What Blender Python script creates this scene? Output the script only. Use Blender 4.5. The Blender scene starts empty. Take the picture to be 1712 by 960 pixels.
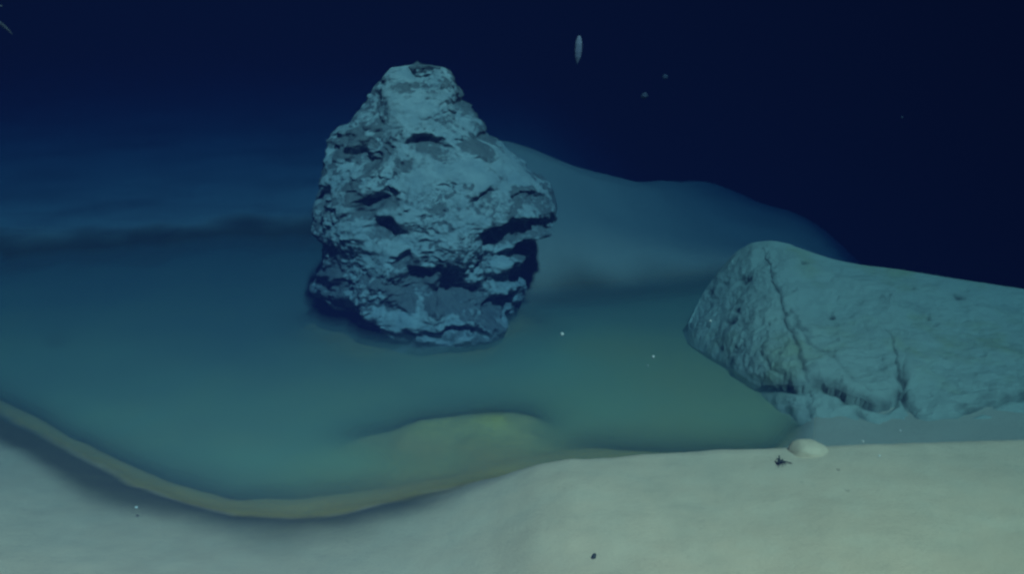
import bpy, bmesh, math, random
import numpy as np
from mathutils import Vector

# ------------------------------------------------------------------ camera, water light, exposure
S = bpy.context.scene
W, H = 1712.0, 960.0
HFOV = math.radians(50.0)
F = (W / 2) / math.tan(HFOV / 2)
PITCH = math.atan((H / 2) / F)
CAM_H = 2.07

cam = bpy.data.cameras.new("camera")
cam_o = bpy.data.objects.new("camera", cam)
S.collection.objects.link(cam_o)
cam.sensor_fit = 'HORIZONTAL'
cam.angle = HFOV
cam.clip_start, cam.clip_end = 0.05, 400.0
cam_o.location = (0, 0, CAM_H)
cam_o.rotation_euler = (math.pi / 2 - PITCH, 0, 0)
S.camera = cam_o

SUN_ELEV, SUN_AZ = math.radians(52), math.radians(161)      # azimuth from +y, clockwise: behind the camera, to its right
world = bpy.data.worlds.new("World")
S.world = world
world.use_nodes = True
wn, wl = world.node_tree.nodes, world.node_tree.links
bg = wn["Background"]
bg.inputs[0].default_value = (0.02, 0.09, 0.66, 1)
bg.inputs[1].default_value = 0.003

sun = bpy.data.lights.new("sun", 'SUN')
sun.energy = 5.0
sun.angle = math.radians(3.0)
sun.color = (1.0, 0.60, 0.30)
sun_o = bpy.data.objects.new("sun", sun)
S.collection.objects.link(sun_o)
sd = Vector((math.sin(SUN_AZ) * math.cos(SUN_ELEV), math.cos(SUN_AZ) * math.cos(SUN_ELEV), math.sin(SUN_ELEV)))
sun_o.rotation_euler = (-sd).to_track_quat('-Z', 'Y').to_euler()
sun_o.location = sd * 20

S.view_settings.view_transform = 'Standard'
S.view_settings.look = 'None'
S.view_settings.exposure = 2.5
S.view_settings.gamma = 1.0
S.view_settings.use_curve_mapping = False
S.cycles.use_denoising = True
S.cycles.volume_bounces = 0
S.cycles.max_bounces = 6
S.cycles.transparent_max_bounces = 12
S.cycles.filter_width = 2.5

# water: extinction per metre (red, green, blue) and the small share that is scattered back
HAZE_DENSITY = 0.50
HAZE_SCATTER = (0.0004, 0.0013, 0.0085)
HAZE_EXT = (0.48, 0.295, 0.195)

# ------------------------------------------------------------------ helpers
def unproject(px, py, Y):
    px, py = np.asarray(px, float), np.asarray(py, float)
    xc, yc = (px - W / 2) / F, -(py - H / 2) / F
    dy = math.cos(PITCH) + yc * math.sin(PITCH)
    dz = -math.sin(PITCH) + yc * math.cos(PITCH)
    t = Y / dy
    return xc * t, np.broadcast_to(Y, np.shape(t)) + 0.0, CAM_H + dz * t

def ground_Y(py, z=0.0):
    yc = -(np.asarray(py, float) - H / 2) / F
    dy = math.cos(PITCH) + yc * math.sin(PITCH)
    dz = -math.sin(PITCH) + yc * math.cos(PITCH)
    return (z - CAM_H) / dz * dy

def project(x, y, z):
    zz = z - CAM_H
    fwd = y * math.cos(PITCH) - zz * math.sin(PITCH)
    up = y * math.sin(PITCH) + zz * math.cos(PITCH)
    return W / 2 + F * x / fwd, H / 2 - F * up / fwd

_rng = np.random.RandomState(7)
_perm = _rng.permutation(256)
_perm = np.concatenate([_perm, _perm, _perm])
_grad = _rng.normal(size=(256, 3))
_grad /= np.linalg.norm(_grad, axis=1)[:, None]

def perlin(x, y, z):
    x, y, z = np.broadcast_arrays(np.asarray(x, float), y, z)
    xi, yi, zi = np.floor(x).astype(int), np.floor(y).astype(int), np.floor(z).astype(int)
    fx, fy, fz = x - xi, y - yi, z - zi
    u, v, w = [t * t * t * (t * (t * 6 - 15) + 10) for t in (fx, fy, fz)]
    xi, yi, zi = xi & 255, yi & 255, zi & 255
    def g(a, b, c):
        k = _perm[_perm[_perm[(xi + a) & 255] + ((yi + b) & 255)] + ((zi + c) & 255)]
        gr = _grad[k]
        return gr[..., 0] * (fx - a) + gr[..., 1] * (fy - b) + gr[..., 2] * (fz - c)
    def lerp(a, b, t): return a + (b - a) * t
    return 1.6 * lerp(lerp(lerp(g(0,0,0), g(1,0,0), u), lerp(g(0,1,0), g(1,1,0), u), v),
                lerp(lerp(g(0,0,1), g(1,0,1), u), lerp(g(0,1,1), g(1,1,1), u), v), w)

def fbm(x, y, z, octv=4, gain=0.5, lac=2.03):
    s, a = 0, 1.0
    for i in range(octv):
        s = s + a * perlin(x + 17.3 * i, y - 9.1 * i, z + 4.7 * i)
        x, y, z, a = x * lac, y * lac, z * lac, a * gain
    return s

def ridged(x, y, z, octv=4, gain=0.5):
    s, a = 0, 1.0
    for i in range(octv):
        s = s + a * (1 - np.abs(perlin(x + 5.1 * i, y + 3.3 * i, z - 7.7 * i)) * 2)
        x, y, z, a = x * 2.1, y * 2.1, z * 2.1, a * gain
    return s

def sstep(a, b, t):
    t = np.clip((np.asarray(t, float) - a) / (b - a), 0, 1)
    return t * t * (3 - 2 * t)

def curve1(pts, lo, hi, smooth):
    """smooth 1-d function through points, as a lookup"""
    xs = np.linspace(lo, hi, 1200)
    p = np.array(sorted(pts), float)
    ys = np.interp(xs, p[:, 0], p[:, 1])
    k = max(1, int(smooth / (hi - lo) * 1200))
    ker = np.exp(-0.5 * (np.arange(-3 * k, 3 * k + 1) / k) ** 2); ker /= ker.sum()
    ys = np.convolve(np.pad(ys, 3 * k, mode='edge'), ker, mode='valid')
    return lambda q: np.interp(q, xs, ys)

def grid_mesh(name, co, nu, nv, closed_u=False, attrs=None, caps=False):
    """co: (nv, nu, 3); rows v, columns u"""
    me = bpy.data.meshes.new(name)
    verts = co.reshape(-1, 3)
    iu = np.arange(nu if closed_u else nu - 1)
    iv = np.arange(nv - 1)
    a = (iv[:, None] * nu + iu[None, :])
    b = (iv[:, None] * nu + (iu[None, :] + 1) % nu)
    quads = np.stack([a, b, b + nu, a + nu], -1).reshape(-1, 4)
    faces = quads.tolist()
    if caps:
        faces.append(list(range(nu))[::-1])
        faces.append([(nv - 1) * nu + i for i in range(nu)])
    me.from_pydata(verts.tolist(), [], faces)
    for k, v in (attrs or {}).items():
        at = me.attributes.new(k, 'FLOAT', 'POINT')
        at.data.foreach_set('value', np.asarray(v, np.float32).ravel())
    me.polygons.foreach_set('use_smooth', [True] * len(me.polygons))
    me.update()
    return me

def link(name, me, m=None, parent=None):
    o = bpy.data.objects.new(name, me)
    S.collection.objects.link(o)
    if m: me.materials.append(m)
    if parent: o.parent = parent
    return o

def tag(o, label=None, cat=None, group=None, kind=None):
    for k, v in (('label', label), ('category', cat), ('group', group), ('kind', kind)):
        if v: o[k] = v
    return o

class Mat:
    def __init__(self, name):
        self.m = bpy.data.materials.new(name); self.m.use_nodes = True
        self.n, self.l = self.m.node_tree.nodes, self.m.node_tree.links
        self.bsdf = self.n['Principled BSDF']
        self.out = self.n['Material Output']
        self.bsdf.inputs['Specular IOR Level'].default_value = 0.12
        self.bsdf.inputs['Roughness'].default_value = 0.9
        self.co = self.n.new('ShaderNodeTexCoord').outputs['Object']
    def new(self, t, **kw):
        nd = self.n.new(t)
        for k, v in kw.items(): setattr(nd, k, v)
        return nd
    def put(self, sock, v):
        if hasattr(v, 'is_output'): self.l.new(v, sock)
        else: sock.default_value = v
    def noise(self, scale, detail=6, rough=0.55, dist=0.0, co=None, out='Fac'):
        nd = self.new('ShaderNodeTexNoise')
        self.l.new(co or self.co, nd.inputs['Vector'])
        nd.inputs['Scale'].default_value = scale; nd.inputs['Detail'].default_value = detail
        nd.inputs['Roughness'].default_value = rough; nd.inputs['Distortion'].default_value = dist
        return nd.outputs[out]
    def attr(self, name):
        nd = self.new('ShaderNodeAttribute', attribute_name=name); return nd.outputs['Fac']
    def math(self, op, a, b=0.0, clamp=False):
        nd = self.new('ShaderNodeMath', operation=op, use_clamp=clamp)
        self.put(nd.inputs[0], a); self.put(nd.inputs[1], b); return nd.outputs[0]
    def ramp(self, v, a, b):
        nd = self.new('ShaderNodeMapRange', interpolation_type='SMOOTHSTEP')
        self.put(nd.inputs['Value'], v)
        nd.inputs['From Min'].default_value = a; nd.inputs['From Max'].default_value = b
        return nd.outputs[0]
    def mix(self, f, a, b):
        nd = self.new('ShaderNodeMix', data_type='RGBA')
        self.put(nd.inputs[0], f)
        for s, v in ((6, a), (7, b)):
            self.put(nd.inputs[s], v if hasattr(v, 'is_output') else (*v, 1.0))
        return nd.outputs[2]
    def bump(self, h, strength, dist):
        nd = self.new('ShaderNodeBump')
        nd.inputs['Strength'].default_value = strength; nd.inputs['Distance'].default_value = dist
        self.l.new(h, nd.inputs['Height']); self.l.new(nd.outputs[0], self.bsdf.inputs['Normal'])
    def color(self, c): self.put(self.bsdf.inputs['Base Color'], c if hasattr(c, 'is_output') else (*c, 1.0))

# ------------------------------------------------------------------ seabed (one sheet)
def U(px): return (px - W / 2) / F
def col(pts, smooth=0.012): return curve1([(U(p), v) for p, v in pts], -0.9, 0.9, smooth)

# near shore of the pool and the crest of the near sand bank, by direction
near = [(-600, 470), (-250, 590), (0, 700), (60, 738), (150, 782), (250, 824), (350, 848), (450, 855), (560, 842), (700, 812), (800, 792), (900, 772)]
Ys_pts = [(p, float(ground_Y(y))) for p, y in near] + [(1000, 4.80), (1150, 4.75), (1300, 4.75), (1700, 4.75), (2300, 4.75)]
Ys = col(Ys_pts, 0.012)
crest = [(-600, 560, .06), (-250, 690, .08), (0, 812, .09), (150, 838, .09), (250, 858, .09), (350, 885, .085), (450, 890, .08), (560, 882, .09), (650, 868, .10), (740, 848, .12),
         (820, 815, .17), (900, 782, .24), (960, 769, .27), (985, 768, .275), (1100, 757, .29), (1200, 755, .29), (1310, 757, .29), (1440, 746, .31), (1712, 733, .32), (2300, 722, .32)]
Yc = col([(p, float(ground_Y(y, z))) for p, y, z in crest], 0.006)
Zc = col([(p, z) for p, y, z in crest], 0.006)
far = [(-600, 445), (-200, 436), (0, 446), (60, 440), (150, 431), (330, 420), (400, 408), (480, 410), (530, 412), (700, 440), (800, 475), (880, 503), (950, 500), (1050, 491), (1200, 476), (1400, 455), (1700, 430), (2300, 420)]
Yf = col([(p, float(ground_Y(y))) for p, y in far], 0.010)
ridge_H = curve1([(-3, 0), (-1.9, 0), (-1.2, .1), (-.75, .55), (-.2, .86), (.2, .69), (.5, .54), (.9, .40), (1.24, .27), (1.7, .14), (2.25, .0), (3.2, -.43), (4.35, -1.0), (8, -2.95), (14, -5.8)], -3, 14, .22)
ridge_Y = curve1([(-3, 9.6), (-1, 9.3), (-.2, 9.0), (.5, 8.9), (1.24, 9.5), (2.25, 12), (4.35, 18), (8, 27), (14, 40)], -3, 14, .2)

def seabed_fields(x, y):
    u = np.clip(x / np.maximum(y, 0.6), -0.9, 0.9)
    wob = 0.05 * perlin(x * 1.7, y * 1.7, 3.1) + 0.03 * perlin(x * 5, y * 5, 8.2)
    left_far = sstep(0.05, -0.12, u)
    ys = Ys(u) + wob * 0.6 + sstep(0.05, -0.02, u) * (0.025 * fbm(x * 4.5, y * 4.5, 12.0, 4))
    yc, zc = Yc(u), Zc(u)
    yf = Yf(u) + wob * (1.0 + 2.5 * left_far) + left_far * (0.25 * perlin(x * 2.3, 1.0, 5.5))
    # near bank
    run = np.maximum(ys - yc, 0.12)
    run = run + (np.minimum(run, 0.42) - run) * sstep(-0.06, 0.06, u)
    t = (y - yc) / run
    top = zc + (0.015 - 0.10 * sstep(-0.08, -0.36, u)) * (y - yc)
    tt = np.clip(t, 0, 1)
    fall = zc * (1 - (0.35 * tt + 0.65 * sstep(0, 1, tt)))
    zn = np.where(t < 0, top, fall)
    # soften the crest a little
    # pool floor
    pin = np.minimum(y - ys, yf - y)
    floor = -0.55 * (1 - np.exp(-(np.maximum(pin, 0) / 0.72) ** 1.7))
    # far side
    d = y - yf
    bank = 0.13 * sstep(0.0, 0.55, d) + 0.02 * np.maximum(d, 0)
    bank = bank * sstep(0.28, 0.12, u)
    Hd, Yr = ridge_H(x), ridge_Y(x)
    s_near = np.clip((y - yf) / np.maximum(Yr - yf, 0.3), 0, 1)
    prof = np.where(y < Yr, 0.45 * s_near + 0.55 * s_near ** 1.6, np.where(Hd < 0, 1.0, np.exp(-((y - Yr) / 2.2) ** 2)))
    drop = sstep(0.0, 0.38, u) * sstep(0.2, 6.0, y - Yr)
    drop_r = sstep(0.245, 0.47, u) * (1.3 * sstep(6.6, 8.8, y) + 1.2 * sstep(8, 13, y))
    zf = bank * (1 - drop) + Hd * prof - 6.0 * drop - drop_r - 0.05 * np.maximum(y - 11, 0) * sstep(-0.1, 0.1, u)
    z = np.where(y < ys, zn, np.where(y < yf, floor, zf))
    # ground under and in front of the slab on the right: no pool there
    land = sstep(0.235, 0.30, u) * sstep(ys - 0.4, ys - 0.05, y)
    z_land = 0.022 + 0.022 * sstep(4.95, 5.3, y) * (1 + 0.9 * perlin(x * 4, y * 2, 4.4)) + 0.0 * y
    z_land = np.where(y > 6.6, np.minimum(z_land, zf + 0.05), z_land)
    z = z * (1 - land) + np.where(y < ys, np.maximum(z, z_land), z_land) * land
    # mound of sediment that just breaks the brine near the shore
    mx, my = (x - unproject(808, 735, 5.15)[0]), (y - 5.17)
    bumpy = 1 + 0.06 * fbm(x * 4.5, y * 4.5, 1.0, 3)
    ry = np.where(my < 0, 1.3, 0.58)
    ma = np.exp(-(np.abs(mx - 0.04) / 0.50) ** 2.2 - np.abs(my / ry) ** 2)
    mb = 0.965 * np.exp(-(np.abs(mx + 0.22) / 0.34) ** 2.0 - np.abs((my + 0.06) / np.where(my < -0.06, 1.0, 0.48)) ** 2)
    m1 = 0.035 * np.log(np.exp(ma / 0.035) + np.exp(mb / 0.035)) * (1 - 0.02 * np.exp(-((mx + .1) / .2) ** 2))
    m2 = np.exp(-((mx + 0.55) / 0.40) ** 2 - ((my + 0.12) / 0.33) ** 2)
    zm = -0.30 + (0.332 * m1 + 0.22 * m2 * np.clip(1 - m1, 0, 1)) * bumpy
    inside = (y > ys - 0.02) & (y < yf)
    kk = 0.02
    hmx = np.maximum(z, zm) + kk * np.log1p(np.exp(-np.abs(z - zm) / kk)) - 0.0
    z = np.where(inside, np.where(zm > -0.38, hmx, z), z)
    # skirt of silt round the foot of the boulder
    er = np.sqrt(((x + 0.60) / 0.66) ** 2 + ((y - 7.2) / 0.80) ** 2) + 0.16 * fbm(x * 2.6, y * 2.6, 15.0, 3)
    zs = -0.045 - 0.42 * np.maximum(er - 1.02, 0) ** 1.2
    z = np.where((y > ys) & (y < yf) & (zs > z), zs, z)
    # unevenness
    dry = sstep(-0.02, 0.10, z)
    z = z + dry * (0.020 * fbm(x * 1.1, y * 1.1, 2.2, 3) + 0.004 * fbm(x * 6, y * 6, 9.2, 3))
    # stains and painted fall-off: distance outwards from the brine
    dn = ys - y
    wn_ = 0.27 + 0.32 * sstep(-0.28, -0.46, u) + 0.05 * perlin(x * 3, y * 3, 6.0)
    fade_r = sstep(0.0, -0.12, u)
    dark_n = sstep(0.13, 0.27, dn) * (0.72 * sstep(wn_ + 0.34, wn_ - 0.02, dn) + 0.28 * sstep(wn_ + 0.95, wn_, dn)) * fade_r  # shore stain; its long faint tail paints the left sand dimmer, as lamp fall-off
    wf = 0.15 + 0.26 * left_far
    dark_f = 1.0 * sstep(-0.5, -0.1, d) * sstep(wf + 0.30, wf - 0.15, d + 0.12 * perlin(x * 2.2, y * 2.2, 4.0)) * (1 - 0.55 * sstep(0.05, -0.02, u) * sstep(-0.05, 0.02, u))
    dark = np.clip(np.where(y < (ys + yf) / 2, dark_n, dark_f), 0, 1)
    olive = np.where(y < ys, sstep(0.36 + 0.14 * fbm(x * 3.5, y * 3.5, 7.7, 3), 0.12 + 0.10 * fbm(x * 6, y * 6, 3.7, 3), dn), sstep(1.3, 0.25, y - ys)) * (y < yf)
    olive = np.clip(olive * (1 - sstep(0.20, 0.26, u)), 0, 1)
    lobe = np.clip(m1 * 1.3 * sstep(-0.50, 0.0, my), 0, 1) * inside
    dimmed = np.maximum(sstep(-0.1, 0.9, d), 0.55 * sstep(0.24, 0.30, u) * sstep(ys - 0.05, ys + 0.15, y))
    farside = sstep(-0.1, 0.9, d)
    return z, dark, olive, lobe, dimmed, farside

nu, nv = 760, 720
uu = np.linspace(-1, 1, nu); uu = 0.55 * uu + 0.85 * np.sign(uu) * np.abs(uu) ** 5
r = np.geomspace(2.2, 52.0, nv)
RR, UU = np.meshgrid(r, uu, indexing='ij')
GX, GY = UU * RR, RR - 3.0
GZ, dark, olive, lobe, dimmed, _ = seabed_fields(GX, GY)
sand = Mat('seabed_sediment')
c0 = sand.mix(sand.noise(1.3, 4), (0.56, 0.42, 0.32), (0.68, 0.50, 0.375))
c0 = sand.mix(sand.ramp(sand.noise(7.0, 5, 0.6), 0.35, 0.75), c0, (0.62, 0.48, 0.37))
c0 = sand.mix(sand.math('MULTIPLY', sand.ramp(sand.noise(2.3, 6, 0.65), 0.46, 0.70), 0.7), c0, (0.50, 0.39, 0.30))
c0 = sand.mix(sand.math('MULTIPLY', sand.ramp(sand.noise(75, 2, 0.5), 0.68, 0.76), 0.6), c0, (0.25, 0.21, 0.16))
c0 = sand.mix(sand.attr('dimmed'), c0, sand.mix(sand.math('MULTIPLY', sand.attr('pale_left'), sand.ramp(sand.noise(0.9, 4), .1, .7)), (0.25, 0.26, 0.24), (0.48, 0.47, 0.42)))  # far ground darkened in colour for lamp fall-off, less so towards the left
c1 = sand.mix(sand.attr('olive'), c0, sand.mix(sand.noise(5, 4), (0.48, 0.29, 0.085), (0.36, 0.27, 0.10)))
crust = sand.ramp(sand.math('ADD', sand.attr('level'), sand.math('MULTIPLY', sand.math('SUBTRACT', sand.noise(3, 4), .5), .04)), 0.02, -0.06)
c1 = sand.mix(sand.math('MULTIPLY', crust, sand.math('SUBTRACT', 1.0, sand.attr('dimmed'))), c1, (0.66, 0.44, 0.12))
c1 = sand.mix(sand.attr('lobe'), c1, sand.mix(sand.noise(4, 4), (0.50, 0.42, 0.15), (0.60, 0.48, 0.18)))
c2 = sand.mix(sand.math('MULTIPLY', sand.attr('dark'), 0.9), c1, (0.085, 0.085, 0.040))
sand.color(c2)
sand.bump(sand.math('ADD', sand.noise(9, 5), sand.math('MULTIPLY', sand.noise(60, 3), 0.45)), 0.28, 0.02)
me = grid_mesh('seabed', np.stack([GX, GY, GZ], -1), nu, nv, attrs={'dark': dark, 'olive': olive, 'lobe': lobe, 'dimmed': dimmed, 'level': GZ, 'pale_left': np.clip(0.3 + 0.7 * sstep(-0.6, -1.8, GX), 0, 1)})
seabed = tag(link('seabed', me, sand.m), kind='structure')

# ------------------------------------------------------------------ brine pool (sheet over the basin)
nu2, nv2 = 420, 420
bu = np.linspace(-0.9, 0.62, nu2); by = np.geomspace(3.6, 10.6, nv2)
BY, BU = np.meshgrid(by, bu, indexing='ij')
BX = BU * BY
BZ, BDIST = (lambda q: (q[0], q[5]))(seabed_fields(BX, BY))
shore = BY - Ys(np.clip(BU, -.9, .9))
FALLOFF_CLOUD = np.clip(np.exp(-(np.maximum(shore, 0) / 2.0) ** 2) * (0.62 + 0.38 * sstep(-0.40, -0.12, BU)) + 0.35 * np.exp(-((BU - 0.10) / 0.12) ** 2 - ((BY - 6.4) / 1.2) ** 2) + 0.26 * fbm(BX * 0.9, BY * 0.9, 1.1, 4), 0, 1)  # near brine lighter, far and left darker: lamp fall-off in colour, plus random cloud
OLIVE = np.clip(0.85 * sstep(-0.02, 0.16, BU + 0.05 * fbm(BX, BY, 2.0, 3)) * sstep(9.5, 6.8, BY) + 0.6 * sstep(0.55, 0.1, shore) + 0.42 * fbm(BX * 1.5, BY * 1.5, 5.0, 4), 0, 1)
depth = np.where((BDIST > 0.05) | (BU > 0.40) | ((BU > 0.27) & (BY > 7.2)), -0.2, np.clip(-BZ, -0.2, 1))
me = grid_mesh('brine_pool', np.stack([BX, BY, 0.0 * BX], -1), nu2, nv2, attrs={'brine_depth': depth, 'falloff_cloud': FALLOFF_CLOUD, 'olive': OLIVE})
LAYER = 0.09          # turbid water lying over the brine
# keep only faces that lie over the basin
bm = bmesh.new(); bm.from_mesh(me)
dl = bm.verts.layers.float.get('brine_depth')
kill = [f for f in bm.faces if max(v[dl] for v in f.verts) < -0.02 or f.calc_center_median().y > 9.9]
bmesh.ops.delete(bm, geom=kill, context='FACES')
for v in [v for v in bm.verts if not v.link_faces]: bm.verts.remove(v)
ex = bmesh.ops.extrude_face_region(bm, geom=bm.faces[:])
for v in [g for g in ex['geom'] if isinstance(g, bmesh.types.BMVert)]:
    v.co.z += LAYER; v[dl] = -0.2
bmesh.ops.recalc_face_normals(bm, faces=bm.faces[:])
bm.to_mesh(me); bm.free()
brine = Mat('murky_brine')
alpha = brine.math('SUBTRACT', 1.0, brine.math('EXPONENT', brine.math('MULTIPLY', brine.math('MAXIMUM', brine.attr('brine_depth'), 0.0), -10.0)))
swirl = brine.ramp(brine.noise(0.9, 3, 0.5, 0.6), 0.3, 0.7)
lit_brine = brine.mix(swirl, (0.33, 0.48, 0.275), (0.40, 0.50, 0.235))
lit_brine = brine.mix(brine.math('MULTIPLY', brine.attr('olive'), 0.8), lit_brine, (0.44, 0.44, 0.19))
brine.color(brine.mix(brine.attr('falloff_cloud'), (0.165, 0.25, 0.195), lit_brine))
brine.put(brine.bsdf.inputs['Alpha'], brine.math('MULTIPLY', alpha, 0.985))
brine.bsdf.inputs['Specular IOR Level'].default_value = 0.0
brine.bsdf.inputs['Roughness'].default_value = 1.0
bv = brine.new('ShaderNodeVolumePrincipled')
bv.inputs['Color'].default_value = (0.42, 0.62, 0.50, 1)
bv.inputs['Absorption Color'].default_value = (0.55, 0.75, 0.70, 1)
bv.inputs['Density'].default_value = 2.6
brine.l.new(bv.outputs[0], brine.out.inputs['Volume'])
pool = tag(link('brine_pool', me, brine.m), kind='structure')

TL = np.array([(103, 682), (108, 664), (114, 652), (121, 643), (150, 621), (180, 601), (205, 580), (212, 560), (230, 548), (260, 543), (300, 536), (340, 524), (370, 521), (400, 529), (430, 531), (460, 529), (492, 527), (505, 548), (525, 572), (540, 592), (556, 622)], float)
TR = np.array([(103, 704), (108, 735), (114, 748), (122, 757), (160, 777), (200, 806), (225, 822), (235, 838), (260, 866), (290, 904), (310, 924), (340, 931), (372, 931), (392, 910), (410, 892), (430, 880), (460, 874), (490, 884), (510, 868), (525, 853), (540, 838), (556, 808)], float)
# ------------------------------------------------------------------ craggy boulder standing in the brine
def boulder(nr, nt, FIT):
    L = [(103, 682), (108, 664), (114, 652), (121, 643), (150, 620), (180, 602), (205, 578), (212, 560), (230, 548), (260, 543), (300, 536), (340, 524), (370, 521), (400, 530), (430, 536), (455, 538), (472, 550), (488, 575), (503, 605), (520, 640), (545, 660), (580, 675), (680, 690)]
    R = [(103, 704), (108, 735), (114, 748), (122, 758), (160, 774), (200, 806), (225, 822), (235, 838), (260, 866), (290, 904), (310, 924), (340, 931), (372, 931), (392, 903), (410, 876), (430, 856), (455, 850), (468, 856), (484, 842), (500, 812), (516, 784), (545, 755), (580, 745), (680, 725)]
    la, ra = np.array(L, float), np.array(R, float)
    s = np.linspace(0, 1, nr)
    py = 101 + (680 - 101) * s
    xl = np.interp(py, la[:, 0], la[:, 1]) + np.interp(py, FIT[0], FIT[1])
    xr = np.interp(py, ra[:, 0], ra[:, 1]) + np.interp(py, FIT[0], FIT[2])
    top = np.sqrt(np.clip((py - 101) / 16, 0, 1))
    mid = (xl + xr) / 2
    xl, xr = mid + (xl - mid) * top, mid + (xr - mid) * top
    cy = np.full(nr, 7.4)
    for _ in range(4):
        X, Y_, Z = unproject(mid, py, cy)
        cy = 7.30 + 0.22 * np.clip(Z, -.3, 2)
    X0, _, Z = unproject(xl, py, cy); X1, _, _ = unproject(xr, py, cy)
    # front depth by height
    fd = np.interp(Z, [-.5, -.15, .05, .3, .7, 1.05, 1.3, 1.5, 1.6], [.56, .74, .86, .87, .75, .56, .38, .20, .05]) * np.minimum(1, top + .02)
    th = np.linspace(0, 2 * np.pi, nt, endpoint=False)
    ct, st = np.cos(th)[None, :], np.sin(th)[None, :]
    hw = ((X1 - X0) / 2)[:, None]; cx = ((X1 + X0) / 2)[:, None]
    ex = 0.86
    bx = np.sign(ct) * np.abs(ct) ** ex; by_ = np.sign(st) * np.abs(st) ** ex
    P = np.stack([cx + hw * bx, cy[:, None] - fd[:, None] * by_ * np.where(by_ > 0, 1, .9), Z[:, None] + 0 * bx], -1)
    # outward direction (horizontal) and lift
    nx, ny = ct / np.maximum(hw, .05), -st / np.maximum(fd[:, None], .05)
    q = np.sqrt(nx ** 2 + ny ** 2); nx, ny = nx / q, ny / q
    x, y, z = P[..., 0], P[..., 1], P[..., 2]
    sil = 0.45 + 0.55 * np.abs(st) ** 0.6                # calmer at the outline
    big = 0.11 * fbm(x * 2.1, y * 2.1, z * 2.1 + 4, 2)
    warp = fbm(x * 2.6 + 3, y * 2.6, z * 2.6, 3)
    crag = sstep(-0.25, 0.30, fbm(x * 2.4 + 9, y * 2.4, z * 2.4 + 1, 3) + 0.10)
    smooth_zone = np.zeros_like(x)
    ppx, ppy = project(x, y, z)
    for (a, b, ra_, rb_, k) in [(720, 205, 62, 55, 1), (850, 275, 48, 40, 1), (700, 120, 60, 25, .8), (625, 432, 40, 28, .9), (690, 540, 70, 22, .9), (835, 485, 35, 18, .8), (570, 385, 20, 45, .6), (700, 320, 50, 60, .35), (760, 395, 70, 30, .4)]:
        smooth_zone = np.maximum(smooth_zone, k * np.exp(-((ppx - a) / ra_) ** 2 - ((ppy - b) / rb_) ** 2) * (st > -0.1))
    crag = crag * (1 - smooth_zone)
    w1 = z * 6.5 + 1.5 * warp + 0.5 * x
    fr = w1 - np.floor(w1)
    led = (1 - fr) * sstep(0.0, 0.10, fr) - 0.45
    w2 = z * 17 + 2.2 * fbm(x * 5, y * 5, z * 5, 3)
    fr2 = w2 - np.floor(w2)
    led2 = (1 - fr2) * sstep(0.0, 0.16, fr2) - 0.45
    rg = ridged(x * 6, y * 6, z * 6.5, 4, .5)
    bil = 0
    for q_, (f_, a_) in enumerate([(3.6, .55), (7.5, .30), (15.0, .17), (30.0, .08)]):
        bil = bil + a_ * np.abs(perlin(x * f_ + 0.4 * warp + 7 * q_, y * f_, z * f_ * 1.25 - 3 * q_)) * 1.6
    grain = sstep(-0.2, 0.4, fbm(x * 3.1 + 4, y * 3.1, z * 3.1, 2)) * (1 - 0.8 * smooth_zone)
    disp = big + crag * (0.020 * led + 0.006 * led2) + (0.016 + 0.062 * crag) * (bil - 0.35)
    fine = (0.004 + 0.014 * grain) * fbm(x * 24, y * 24, z * 24, 4, .6)
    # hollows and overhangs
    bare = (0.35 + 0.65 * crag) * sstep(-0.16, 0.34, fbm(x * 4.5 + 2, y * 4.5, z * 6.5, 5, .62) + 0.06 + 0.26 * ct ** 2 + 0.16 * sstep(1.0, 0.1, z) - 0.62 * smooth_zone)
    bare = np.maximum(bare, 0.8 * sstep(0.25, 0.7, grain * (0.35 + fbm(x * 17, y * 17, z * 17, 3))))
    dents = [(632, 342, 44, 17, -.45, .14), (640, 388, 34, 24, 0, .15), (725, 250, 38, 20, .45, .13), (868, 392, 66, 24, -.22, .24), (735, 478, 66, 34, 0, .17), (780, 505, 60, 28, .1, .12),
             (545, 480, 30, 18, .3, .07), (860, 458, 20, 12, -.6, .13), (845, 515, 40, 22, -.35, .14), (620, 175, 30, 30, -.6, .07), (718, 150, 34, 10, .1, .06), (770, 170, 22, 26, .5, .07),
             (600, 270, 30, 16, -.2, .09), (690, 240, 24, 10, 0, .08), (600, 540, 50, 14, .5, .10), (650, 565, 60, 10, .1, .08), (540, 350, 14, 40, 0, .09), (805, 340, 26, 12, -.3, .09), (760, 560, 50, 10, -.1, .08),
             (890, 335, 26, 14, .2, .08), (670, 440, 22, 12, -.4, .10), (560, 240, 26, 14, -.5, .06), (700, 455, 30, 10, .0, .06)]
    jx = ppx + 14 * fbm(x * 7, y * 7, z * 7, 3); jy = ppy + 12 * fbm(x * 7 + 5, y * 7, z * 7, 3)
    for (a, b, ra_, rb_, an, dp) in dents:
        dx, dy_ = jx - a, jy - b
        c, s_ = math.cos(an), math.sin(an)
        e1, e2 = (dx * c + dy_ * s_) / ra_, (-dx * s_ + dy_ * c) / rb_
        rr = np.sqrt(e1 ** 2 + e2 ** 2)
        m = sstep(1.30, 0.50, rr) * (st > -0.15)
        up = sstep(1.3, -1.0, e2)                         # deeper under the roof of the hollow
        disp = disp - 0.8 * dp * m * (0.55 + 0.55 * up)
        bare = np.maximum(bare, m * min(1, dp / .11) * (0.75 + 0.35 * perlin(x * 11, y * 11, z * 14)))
    for _ in range(max(1, int(2 * (nr / 520) ** 2))):          # wear the sharp edges down
        disp = (disp + 0.5 * np.roll(disp, 1, 1) + 0.5 * np.roll(disp, -1, 1)) / 2
        disp[1:-1] = 0.5 * disp[1:-1] + 0.25 * disp[:-2] + 0.25 * disp[2:]
    disp = disp + fine
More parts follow.
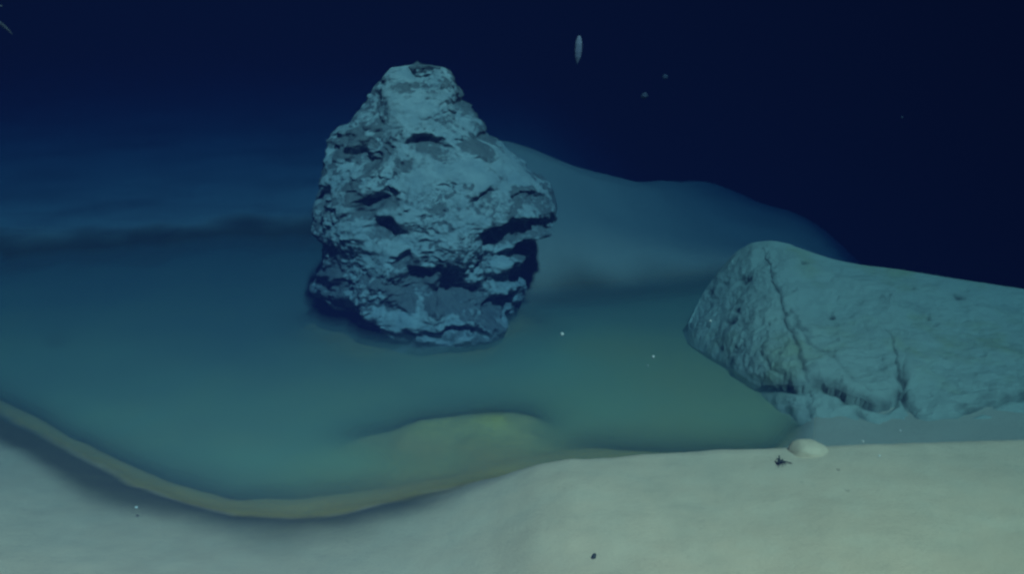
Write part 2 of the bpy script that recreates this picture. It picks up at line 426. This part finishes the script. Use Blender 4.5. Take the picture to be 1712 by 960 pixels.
    disp = disp * sil * np.minimum(1, top[:, None] * 1.0)
    x2, y2 = x + nx * disp, y + ny * disp
    z2 = z + 0.5 * disp * sstep(1.0, 1.6, z) + 0.012 * fbm(x * 9, y * 9, z * 9, 3)
    under = 0
    return np.stack([x2, y2, z2], -1), np.clip(bare, 0, 1), (la, ra)

# adjust the body until the worn outline has the proportions wanted
bins = np.arange(106, 556, 8.0)
FIT = [bins, 0 * bins, 0 * bins]
for _ in range(4):
    co, _b, (la, ra) = boulder(200, 300, FIT)
    qx, qy = project(co[..., 0].ravel(), co[..., 1].ravel(), co[..., 2].ravel())
    keep = co[..., 2].ravel() > -0.02
    idx = np.digitize(qy, np.append(bins - 4, bins[-1] + 4)) - 1
    for i in range(len(bins)):
        mk = keep & (idx == i)
        if mk.sum() > 8 and bins[i] < 548:
            FIT[1][i] += 0.7 * (np.interp(bins[i], TL[:, 0], TL[:, 1]) - qx[mk].min())
            FIT[2][i] += 0.7 * (np.interp(bins[i], TR[:, 0], TR[:, 1]) - qx[mk].max())
    for k in (1, 2):
        FIT[k] = np.clip(np.convolve(np.pad(FIT[k], 1, mode='edge'), [.2, .6, .2], mode='valid'), -75, 75)
nr, nt = 520, 760
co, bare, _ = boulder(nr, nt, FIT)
rock = Mat('crusted_rock')
geo = rock.new('ShaderNodeNewGeometry')
sep = rock.new('ShaderNodeSeparateXYZ'); rock.l.new(geo.outputs['Normal'], sep.inputs[0])
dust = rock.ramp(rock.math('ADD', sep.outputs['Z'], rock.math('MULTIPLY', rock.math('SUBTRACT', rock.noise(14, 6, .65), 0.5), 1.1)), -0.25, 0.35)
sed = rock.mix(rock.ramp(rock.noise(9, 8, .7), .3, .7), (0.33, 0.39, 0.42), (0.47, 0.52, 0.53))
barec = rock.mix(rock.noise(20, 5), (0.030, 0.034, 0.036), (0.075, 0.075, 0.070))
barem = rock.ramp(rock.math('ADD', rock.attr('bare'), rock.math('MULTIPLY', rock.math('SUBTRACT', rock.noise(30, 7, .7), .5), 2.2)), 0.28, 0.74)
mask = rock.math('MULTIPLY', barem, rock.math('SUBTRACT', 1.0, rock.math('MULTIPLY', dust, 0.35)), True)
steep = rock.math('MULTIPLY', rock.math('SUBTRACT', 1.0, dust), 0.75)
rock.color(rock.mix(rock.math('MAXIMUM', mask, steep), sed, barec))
rock.bump(rock.math('ADD', rock.noise(38, 6, .65), rock.math('MULTIPLY', rock.noise(110, 4), 0.35)), 0.55, 0.03)
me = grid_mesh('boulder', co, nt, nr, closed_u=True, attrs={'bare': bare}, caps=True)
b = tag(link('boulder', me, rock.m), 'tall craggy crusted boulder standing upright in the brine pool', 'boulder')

# ------------------------------------------------------------------ eroded slab at the pool's right side
def slab():
    B = [(1142, 566, 6.5), (1148, 572, 6.45), (1170, 592, 6.25), (1210, 618, 6.0), (1260, 656, 5.75), (1300, 690, 5.5), (1335, 712, 5.32), (1440, 728, 5.1), (1520, 724, 5.08), (1545, 722, 5.06), (1640, 718, 5.05), (1712, 714, 5.05), (1900, 690, 5.2), (2100, 680, 5.3)]
    T = [(1142, 552, 6.6), (1146, 546, 6.65), (1152, 537, 6.7), (1175, 490, 6.9), (1200, 455, 7.0), (1230, 421, 7.05), (1258, 405, 7.0), (1290, 402, 6.95), (1318, 407, 6.9), (1345, 418, 6.85), (1390, 433, 6.8), (1440, 443, 6.75), (1500, 450, 6.7), (1600, 467, 6.65), (1712, 484, 6.6), (1900, 520, 6.6), (2100, 590, 6.5)]
    nc, nf, nb = 700, 420, 150
    px = np.concatenate([np.linspace(1142, 1330, 260, endpoint=False), np.linspace(1330, 2100, nc - 260)])
    Ba, Ta = np.array(B, float), np.array(T, float)
    pb, yb = np.interp(px, Ba[:, 0], Ba[:, 1]), np.interp(px, Ba[:, 0], Ba[:, 2])
    pt, yt = np.interp(px, Ta[:, 0], Ta[:, 1]), np.interp(px, Ta[:, 0], Ta[:, 2])
    yb = ground_Y(pb, -0.01)
    yt = np.maximum(yt, yb + 0.12)
    k = np.exp(-0.5 * (np.arange(-18, 19) / 6.0) ** 2); k /= k.sum()
    sm = lambda v: np.convolve(np.pad(v, 18, mode='edge'), k, mode='valid')
    pb, pt, yb, yt = [0.4 * v + 0.6 * sm(v) for v in (pb, pt, yb, yt)]
    t = np.linspace(0, 1, nf)[:, None]
    # face: image height against real distance, slightly domed
    PY = pb + (pt - pb) * t
    YY = yb + (yt - yb) * (t ** 1.25)
    PX = px + 0 * t
    X, Y, Z = unproject(PX, PY, YY)
    face = np.stack([X, Y, Z], -1)
    # back and underside close the body
    tb = np.linspace(0, 1, nb + 2)[1:-1][:, None, None]
    top, bot = face[-1][None], face[0][None]
    back = top + np.array([0, 0.9, 0])[None, None] ; back = back.copy(); back[..., 2] -= 0.45; back[..., 0] *= 1.10
    low = bot.copy() + np.array([0.05, 0.55, 0]); low[..., 2] = -0.30
    q = np.concatenate([np.repeat(top, 1, 0), back, low, bot], 0)
    seg = np.clip(tb[:, 0, 0] * 3, 0, 2.9999); i0 = seg.astype(int); fr = (seg - i0)[:, None, None]
    rest = q[i0] * (1 - fr) + q[i0 + 1] * fr
    # round the crest
    co = np.concatenate([face, rest], 0)
    # face normals
    du = np.gradient(face, axis=1); dv = np.gradient(face, axis=0)
    n = np.cross(du, dv); n /= np.maximum(np.linalg.norm(n, axis=-1, keepdims=True), 1e-9)
    n = np.where((n[..., 1:2] > 0) & (n[..., 2:3] < 0), -n, n)
    x, y, z = X, Y, Z
    jx = PX + 7 * fbm(x * 6, y * 6, z * 6, 4); jy = PY + 7 * fbm(x * 6 + 4, y * 6, z * 6, 4)
    disp = 0.030 * fbm(x * 2.2, y * 2.2, z * 2.2, 3) + 0.010 * fbm(x * 7, y * 7, z * 7, 4) + 0.004 * ridged(x * 14, y * 14, z * 14, 3)
    bare = np.zeros_like(x)
    def seg_dist(poly):
        best = np.full(jx.shape, 1e9); side = np.zeros(jx.shape)
        for (a, b_), (c, d) in zip(poly[:-1], poly[1:]):
            vx, vy = c - a, d - b_
            tt = np.clip(((jx - a) * vx + (jy - b_) * vy) / (vx * vx + vy * vy), 0, 1)
            dx, dy = jx - a - tt * vx, jy - b_ - tt * vy
            dd = np.hypot(dx, dy); s = np.sign(vx * dy - vy * dx)
            m = dd < best; best = np.where(m, dd, best); side = np.where(m, s, side)
        return best, side
    # (polyline, groove depth, groove width px, step down on its positive side, stain)
    lines = [([(1292, 465), (1303, 500), (1315, 545), (1330, 590), (1347, 640)], .018, 5, .010, .75),
             ([(1330, 545), (1350, 580), (1375, 600), (1390, 605)], .022, 5, .0, .6),
             ([(1390, 600), (1405, 620), (1425, 640)], .014, 5, .0, .4),
             ([(1192, 612), (1207, 616), (1222, 602), (1236, 590)], .035, 5, .01, .9),
             ([(1258, 655), (1275, 648), (1300, 646), (1330, 650), (1375, 648), (1395, 662), (1412, 676), (1440, 674), (1470, 680), (1492, 672), (1506, 660)], .060, 7, .05, .95),
             ([(1505, 630), (1515, 665), (1530, 700), (1548, 712), (1590, 706), (1640, 690), (1680, 672), (1712, 660), (1760, 650)], .045, 7, .028, .85),
             ([(1318, 520), (1334, 548), (1352, 566)], .016, 4, .0, .5),
             ([(1282, 600), (1296, 626), (1312, 640)], .014, 4, .0, .45),
             ([(1225, 520), (1238, 534), (1246, 552)], .010, 4, .0, .35),
             ([(1310, 690), (1325, 702), (1345, 715)], .035, 6, .0, .9),
             ([(1350, 680), (1358, 700), (1370, 714)], .03, 5, .0, .8),
             ([(1432, 690), (1445, 705), (1458, 715)], .025, 5, .0, .7),
             ([(1500, 505), (1510, 550), (1506, 600), (1508, 635)], .006, 10, -.01, .08),
             ([(1600, 690), (1640, 676), (1660, 672)], .02, 7, .0, .6),
             ([(1360, 500), (1380, 520), (1395, 545)], .010, 6, .0, .2),
             ([(1430, 505), (1470, 500), (1510, 512), (1550, 520)], .014, 8, .012, .25)]
    for poly, gd, gw, stp, st_ in lines:
        gd, st_ = 0.7 * gd, 0.72 * st_
        d, s = seg_dist(poly)
        g = np.exp(-(d / gw) ** 2)
        disp = disp - 0.75 * gd * g + np.where(s < 0, stp * np.exp(-(d / 60.0) ** 2), 0)
        bare = np.maximum(bare, st_ * np.exp(-(d / (gw * 0.9)) ** 2) * (0.7 + 0.5 * perlin(x * 13, y * 13, z * 13)))
    # pits
    rs = np.random.RandomState(3)
    for _ in range(26):
        a, b_ = rs.uniform(1180, 1712), rs.uniform(405, 690)
        rad = rs.uniform(1.5, 3.6)
        g = np.exp(-(((jx - a) / (rad * 1.5)) ** 2 + ((jy - b_) / rad) ** 2))
        disp = disp - 0.018 * g; bare = np.maximum(bare, 0.35 * g)
    for (a, b_, rad) in [(1240, 465, 5), (1188, 487, 4), (1345, 447, 3), (1603, 498, 5), (1225, 545, 6), (1232, 525, 4), (1388, 525, 3)]:
        g = np.exp(-(((jx - a) / (rad * 1.3)) ** 2 + ((jy - b_) / rad) ** 2))
        disp = disp - 0.03 * g; bare = np.maximum(bare, 0.8 * g)
    # small eroded ledges low on the face
    flute = fbm(jx * 0.055, jy * 0.012, 2.0, 4, .55) * sstep(1420, 1250, PX)
    disp = disp + 0.006 * flute * sstep(430, 500, PY)
    led = np.sin(jy * 0.35 + 3 * fbm(x * 3, y * 3, z * 3, 2)); lowm = sstep(600, 690, PY) * 0.7 + .12
    disp = disp + 0.010 * led * lowm * sstep(-.1, .4, fbm(x * 3 + 8, y * 3, z * 3, 2))
    edge = np.minimum(1, np.minimum(t, 1 - t) * 14 + .15)
    face = face + n * (disp * edge)[..., None]
    co[:nf] = face
    bare_all = np.zeros(co.shape[:2]); bare_all[:nf] = bare
    bare_all[nf + 2 * nb // 3:] = 0.6
    return co, np.clip(bare_all, 0, 1), nf + nb, len(px)

co, bare, nring, ncol = slab()
sl = Mat('slab_sediment')
sedc = sl.mix(sl.noise(2.2, 5), (0.37, 0.405, 0.36), (0.46, 0.475, 0.40))
sedc = sl.mix(sl.ramp(sl.noise(2.3, 5, .6), .50, .8), sedc, (0.36, 0.37, 0.23))
sl.color(sl.mix(sl.attr('bare'), sedc, sl.mix(sl.noise(20, 4), (0.03, 0.032, 0.03), (0.07, 0.07, 0.06))))
sl.bump(sl.math('ADD', sl.noise(22, 6, .62), sl.math('MULTIPLY', sl.noise(80, 5, .65), 0.5)), 0.6, 0.025)
# rings run round the slab, one per column
me = grid_mesh('rock_slab', np.ascontiguousarray(np.swapaxes(co, 0, 1)), nring, ncol, closed_u=True, attrs={'bare': np.swapaxes(bare, 0, 1)}, caps=True)
tag(link('rock_slab', me, sl.m), 'long sloping slab with an eroded cracked face at the right end of the pool', 'rock slab')

# ------------------------------------------------------------------ small things
def height_at(x, y):
    z = seabed_fields(np.array([[float(x)]]), np.array([[float(y)]]))[0]; return float(z[0, 0])

def blob(name, loc, rx, ry, rz, m, rough=0.12, seed=0.0, sub=4, freq=1.3):
    bm = bmesh.new(); bmesh.ops.create_icosphere(bm, subdivisions=sub, radius=1.0)
    for v in bm.verts:
        c = v.co.copy()
        k = 1 + rough * float(fbm(c.x * freq + seed, c.y * freq - seed, c.z * freq, 3))
        v.co = Vector((c.x * rx, c.y * ry, c.z * rz)) * k
    me = bpy.data.meshes.new(name); bm.to_mesh(me); bm.free()
    me.polygons.foreach_set('use_smooth', [True] * len(me.polygons))
    o = link(name, me, m); o.location = loc
    return o

# pale lump on the crest of the sand bank
lumpm = Mat('pale_lump')
lumpm.color(lumpm.mix(lumpm.noise(20, 4), (0.57, 0.44, 0.33), (0.68, 0.51, 0.38)))
lumpm.bump(lumpm.noise(30, 5), 0.3, 0.01)
Yl = float(Yc(U(1350))) + 0.0
lx, ly, lz = unproject(1350, 757, Yl - 0.03)
o = blob('sediment_lump', (float(lx), float(ly), float(lz)), 0.082, 0.075, 0.047, lumpm.m, 0.13, 2.0)
for v in o.data.vertices:
    v.co.z = 0.052 * math.copysign(min(1.0, abs(v.co.z / 0.052)) ** 0.8, v.co.z) - 0.10 * v.co.x - 0.03 * math.exp(-((v.co.x + 0.085) / 0.03) ** 2)
    v.co.x *= 1.0 + 0.25 * max(0.0, -v.co.z / 0.052)
tag(o, 'smooth rounded pale lump rising from the crest of the near sand bank', 'lump')

darkm = Mat('dark_shell')
darkm.color(darkm.mix(darkm.noise(60, 3), (0.03, 0.035, 0.03), (0.07, 0.07, 0.055)))

# small dark pebble in the foreground
def on_ground(px, py):
    Y = float(ground_Y(py, 0.2))
    for _ in range(12):
        x, y, z = unproject(px, py, Y); Y = float(ground_Y(py, height_at(x, y)))
    x, y, z = unproject(px, py, Y); return float(x), float(y), float(z)
gx, gy, gz = on_ground(993, 934)
o = blob('pebble', (gx, gy, gz + 0.006), 0.007, 0.009, 0.011, darkm.m, 0.25, 5.0, 3)
o.rotation_euler = (0, 0.5, 0.4)
tag(o, 'tiny dark pebble lying alone on the pale sand in front', 'pebble')

# small dark crab with thin legs beside the lump
def crab(loc):
    bm = bmesh.new(); sk = bm.verts.layers.skin.verify()
    def chain(pts, rad, root=None):
        prev = root
        for p, rr in zip(pts, rad):
            v = bm.verts.new(p); v[sk].radius = (rr, rr)
            if prev: bm.edges.new((prev, v))
            prev = v
        return prev
    c = bm.verts.new((0, 0, 0.014)); c[sk].radius = (0.013, 0.010); c[sk].use_root = True
    h = bm.verts.new((-0.012, -0.008, 0.013)); h[sk].radius = (0.009, 0.008); bm.edges.new((c, h))
    r = bm.verts.new((0.014, 0.006, 0.013)); r[sk].radius = (0.008, 0.007); bm.edges.new((c, r))
    for s in (-1, 1):
        for k, a in enumerate((0.3, 0.9, 1.5)):
            dx, dy = math.cos(a + 0.5) * 0.9, s * math.sin(a + 0.3)
            chain([(dx * .014, dy * .014, .017), (dx * .026, dy * .026, .024), (dx * .040, dy * .040, .001)], [.0030, .0024, .0014], c)
    chain([(-.010, .002, .022), (-.004, .004, .040), (-.008, .004, .050)], [.004, .0035, .0045], h)   # raised claw
    chain([(.03, -.004, .016), (.048, -.008, .013), (.062, -.010, .010)], [.0035, .0028, .0018], r)   # trailing limb
    me = bpy.data.meshes.new('crab'); bm.to_mesh(me); bm.free()
    o = link('crab', me, darkm.m); o.location = loc
    o.modifiers.new('skin', 'SKIN'); sb = o.modifiers.new('sub', 'SUBSURF'); sb.levels = sb.render_levels = 2
    return o
gx, gy, gz = on_ground(1304, 777)
o = crab((gx, gy, gz)); o.scale = (0.75, 0.75, 0.75)
tag(o, 'tiny dark crab with thin spread legs on the sand beside the pale lump', 'crab')

# spindle shaped drifter in open water
jm = Mat('pale_drifter')
jm.color(jm.mix(jm.noise(8, 3), (0.13, 0.17, 0.24), (0.08, 0.10, 0.19)))
jm.bsdf.inputs['Roughness'].default_value = 0.5
def drifter(loc, length, rad):
    nvv, nuu = 60, 40
    t = np.linspace(0, 1, nvv)[:, None]; a = np.linspace(0, 2 * np.pi, nuu, endpoint=False)[None]
    prof = np.interp(t, [0, .03, .10, .28, .55, .75, .9, 1], [0.03, .30, .62, .96, 1.0, .82, .40, .03])
    rr = rad * prof * (1 + 0.05 * np.cos(8 * a))
    co = np.stack([rr * np.cos(a) - 0.008 * t, rr * np.sin(a), length * (0.5 - t) + 0 * a], -1)
    me = grid_mesh('drifting_animal', co, nuu, nvv, closed_u=True, caps=True)
    o = link('drifting_animal', me, jm.m); o.location = loc; return o
x, y, z = unproject(968, 83, 5.4)
tag(drifter((float(x), float(y), float(z)), 0.138, 0.018), 'slender pale spindle shaped animal drifting upright in the dark water', 'sea animal')

# thin pale strands hanging in the upper corner
sm_ = Mat('pale_strand'); sm_.color((0.06, 0.07, 0.085))
def strand(pts, rads, label):
    bm = bmesh.new(); sk = bm.verts.layers.skin.verify(); prev = None
    for p, rr in zip(pts, rads):
        v = bm.verts.new(p); v[sk].radius = (rr, rr); v[sk].use_root = prev is None
        if prev: bm.edges.new((prev, v))
        prev = v
    me = bpy.data.meshes.new('drifting_strand'); bm.to_mesh(me); bm.free()
    o = link('drifting_strand', me, sm_.m)
    o.modifiers.new('skin', 'SKIN'); sb = o.modifiers.new('sub', 'SUBSURF'); sb.levels = sb.render_levels = 2
    tag(o, label, 'strand', 'pale strands adrift in the corner')
def up(px, py, Y): return tuple(float(v) for v in unproject(px, py, Y))
strand([up(-40, 14, 5.0), up(-22, 22, 5.0), up(-4, 36, 5.02), up(6, 43, 5.04), up(14, 50, 5.05), up(21, 57, 5.06)], [.012, .012, .011, .009, .006, .002],
       'thin pale strand slanting down into the dark upper corner')
strand([up(-34, 4, 5.1), up(-18, 8, 5.1), up(-4, 10, 5.1), up(4, 9, 5.1)], [.008, .008, .008, .004],
       'short faint strand tip at the very top of the picture edge')

# marine snow
fm = Mat('snow_fleck'); fm.color((0.55, 0.55, 0.55))
ff = Mat('faint_fleck'); ff.color((0.022, 0.04, 0.075))
flecks = [(1077, 160, 5.0, 6.0, ff, 'largest faint fleck below and right of the drifting spindle'),
          (1112, 128, 5.6, 5.0, ff, 'very faint fleck above the largest faint fleck'),
          (1508, 196, 5.0, 2.2, ff, 'tiny faint fleck alone in the dark water above the slab'),
          (940, 559, 4.6, 3.4, fm, 'pale round fleck over the brine right of the boulder foot'),
          (1092, 597, 4.6, 3.4, fm, 'pale round fleck over the brine just left of the slab'),
          (1188, 537, 4.8, 2.6, fm, 'small pale fleck in front of the left end of the slab'),
          (1443, 739, 3.8, 2.8, fm, 'small pale fleck just over the bank crest right of the pale lump'),
          (1470, 763, 3.6, 2.4, fm, 'small pale fleck against the bank below the crest'),
          (1505, 721, 4.2, 2.6, fm, 'small pale fleck in front of the foot of the slab'),
          (228, 849, 3.9, 2.8, fm, 'small pale fleck over the dark shore stain at lower left'),
          (1083, 612, 4.8, 1.8, fm, 'tiny fleck just beneath the round fleck left of the slab')]
for i, (px, py, Y, rp, m, lab) in enumerate(flecks):
    x, y, z = unproject(px, py, Y)
    rr = rp / F * Y * 0.85
    o = blob('snow_fleck', (float(x), float(y), float(z)), rr * (1 + .2 * math.sin(i * 3)), rr, rr, m.m, 0.35, i * 3.1, 3)
    tag(o, lab, 'marine snow', 'flecks of marine snow adrift in the water')

# ------------------------------------------------------------------ the water itself
zmin = float(GZ.min()) - 1.0
bm = bmesh.new(); bmesh.ops.create_cube(bm, size=1.0)
x0, x1, y0, y1, z1 = float(GX.min()) - 1, float(GX.max()) + 1, float(GY.min()) - 1, float(GY.max()) + 1, 2.35
for v in bm.verts:
    v.co = Vector((x0 if v.co.x < 0 else x1, y0 if v.co.y < 0 else y1, zmin if v.co.z < 0 else z1))
me = bpy.data.meshes.new('haze'); bm.to_mesh(me); bm.free()
hm = bpy.data.materials.new('sea_water'); hm.use_nodes = True
hn, hl = hm.node_tree.nodes, hm.node_tree.links
hn.remove(hn['Principled BSDF'])
pv = hn.new('ShaderNodeVolumePrincipled')
sc_ = [s / HAZE_DENSITY for s in HAZE_SCATTER]
ab_ = [max(0.0, 1 - (e - s) / HAZE_DENSITY / (1 - c)) ** 2 for e, s, c in zip(HAZE_EXT, HAZE_SCATTER, sc_)]
pv.inputs['Color'].default_value = (*sc_, 1)
pv.inputs['Absorption Color'].default_value = (*ab_, 1)
pv.inputs['Density'].default_value = HAZE_DENSITY
pv.inputs['Anisotropy'].default_value = -0.65
hl.new(pv.outputs[0], hn['Material Output'].inputs['Volume'])
tag(link('haze', me, hm), kind='stuff')
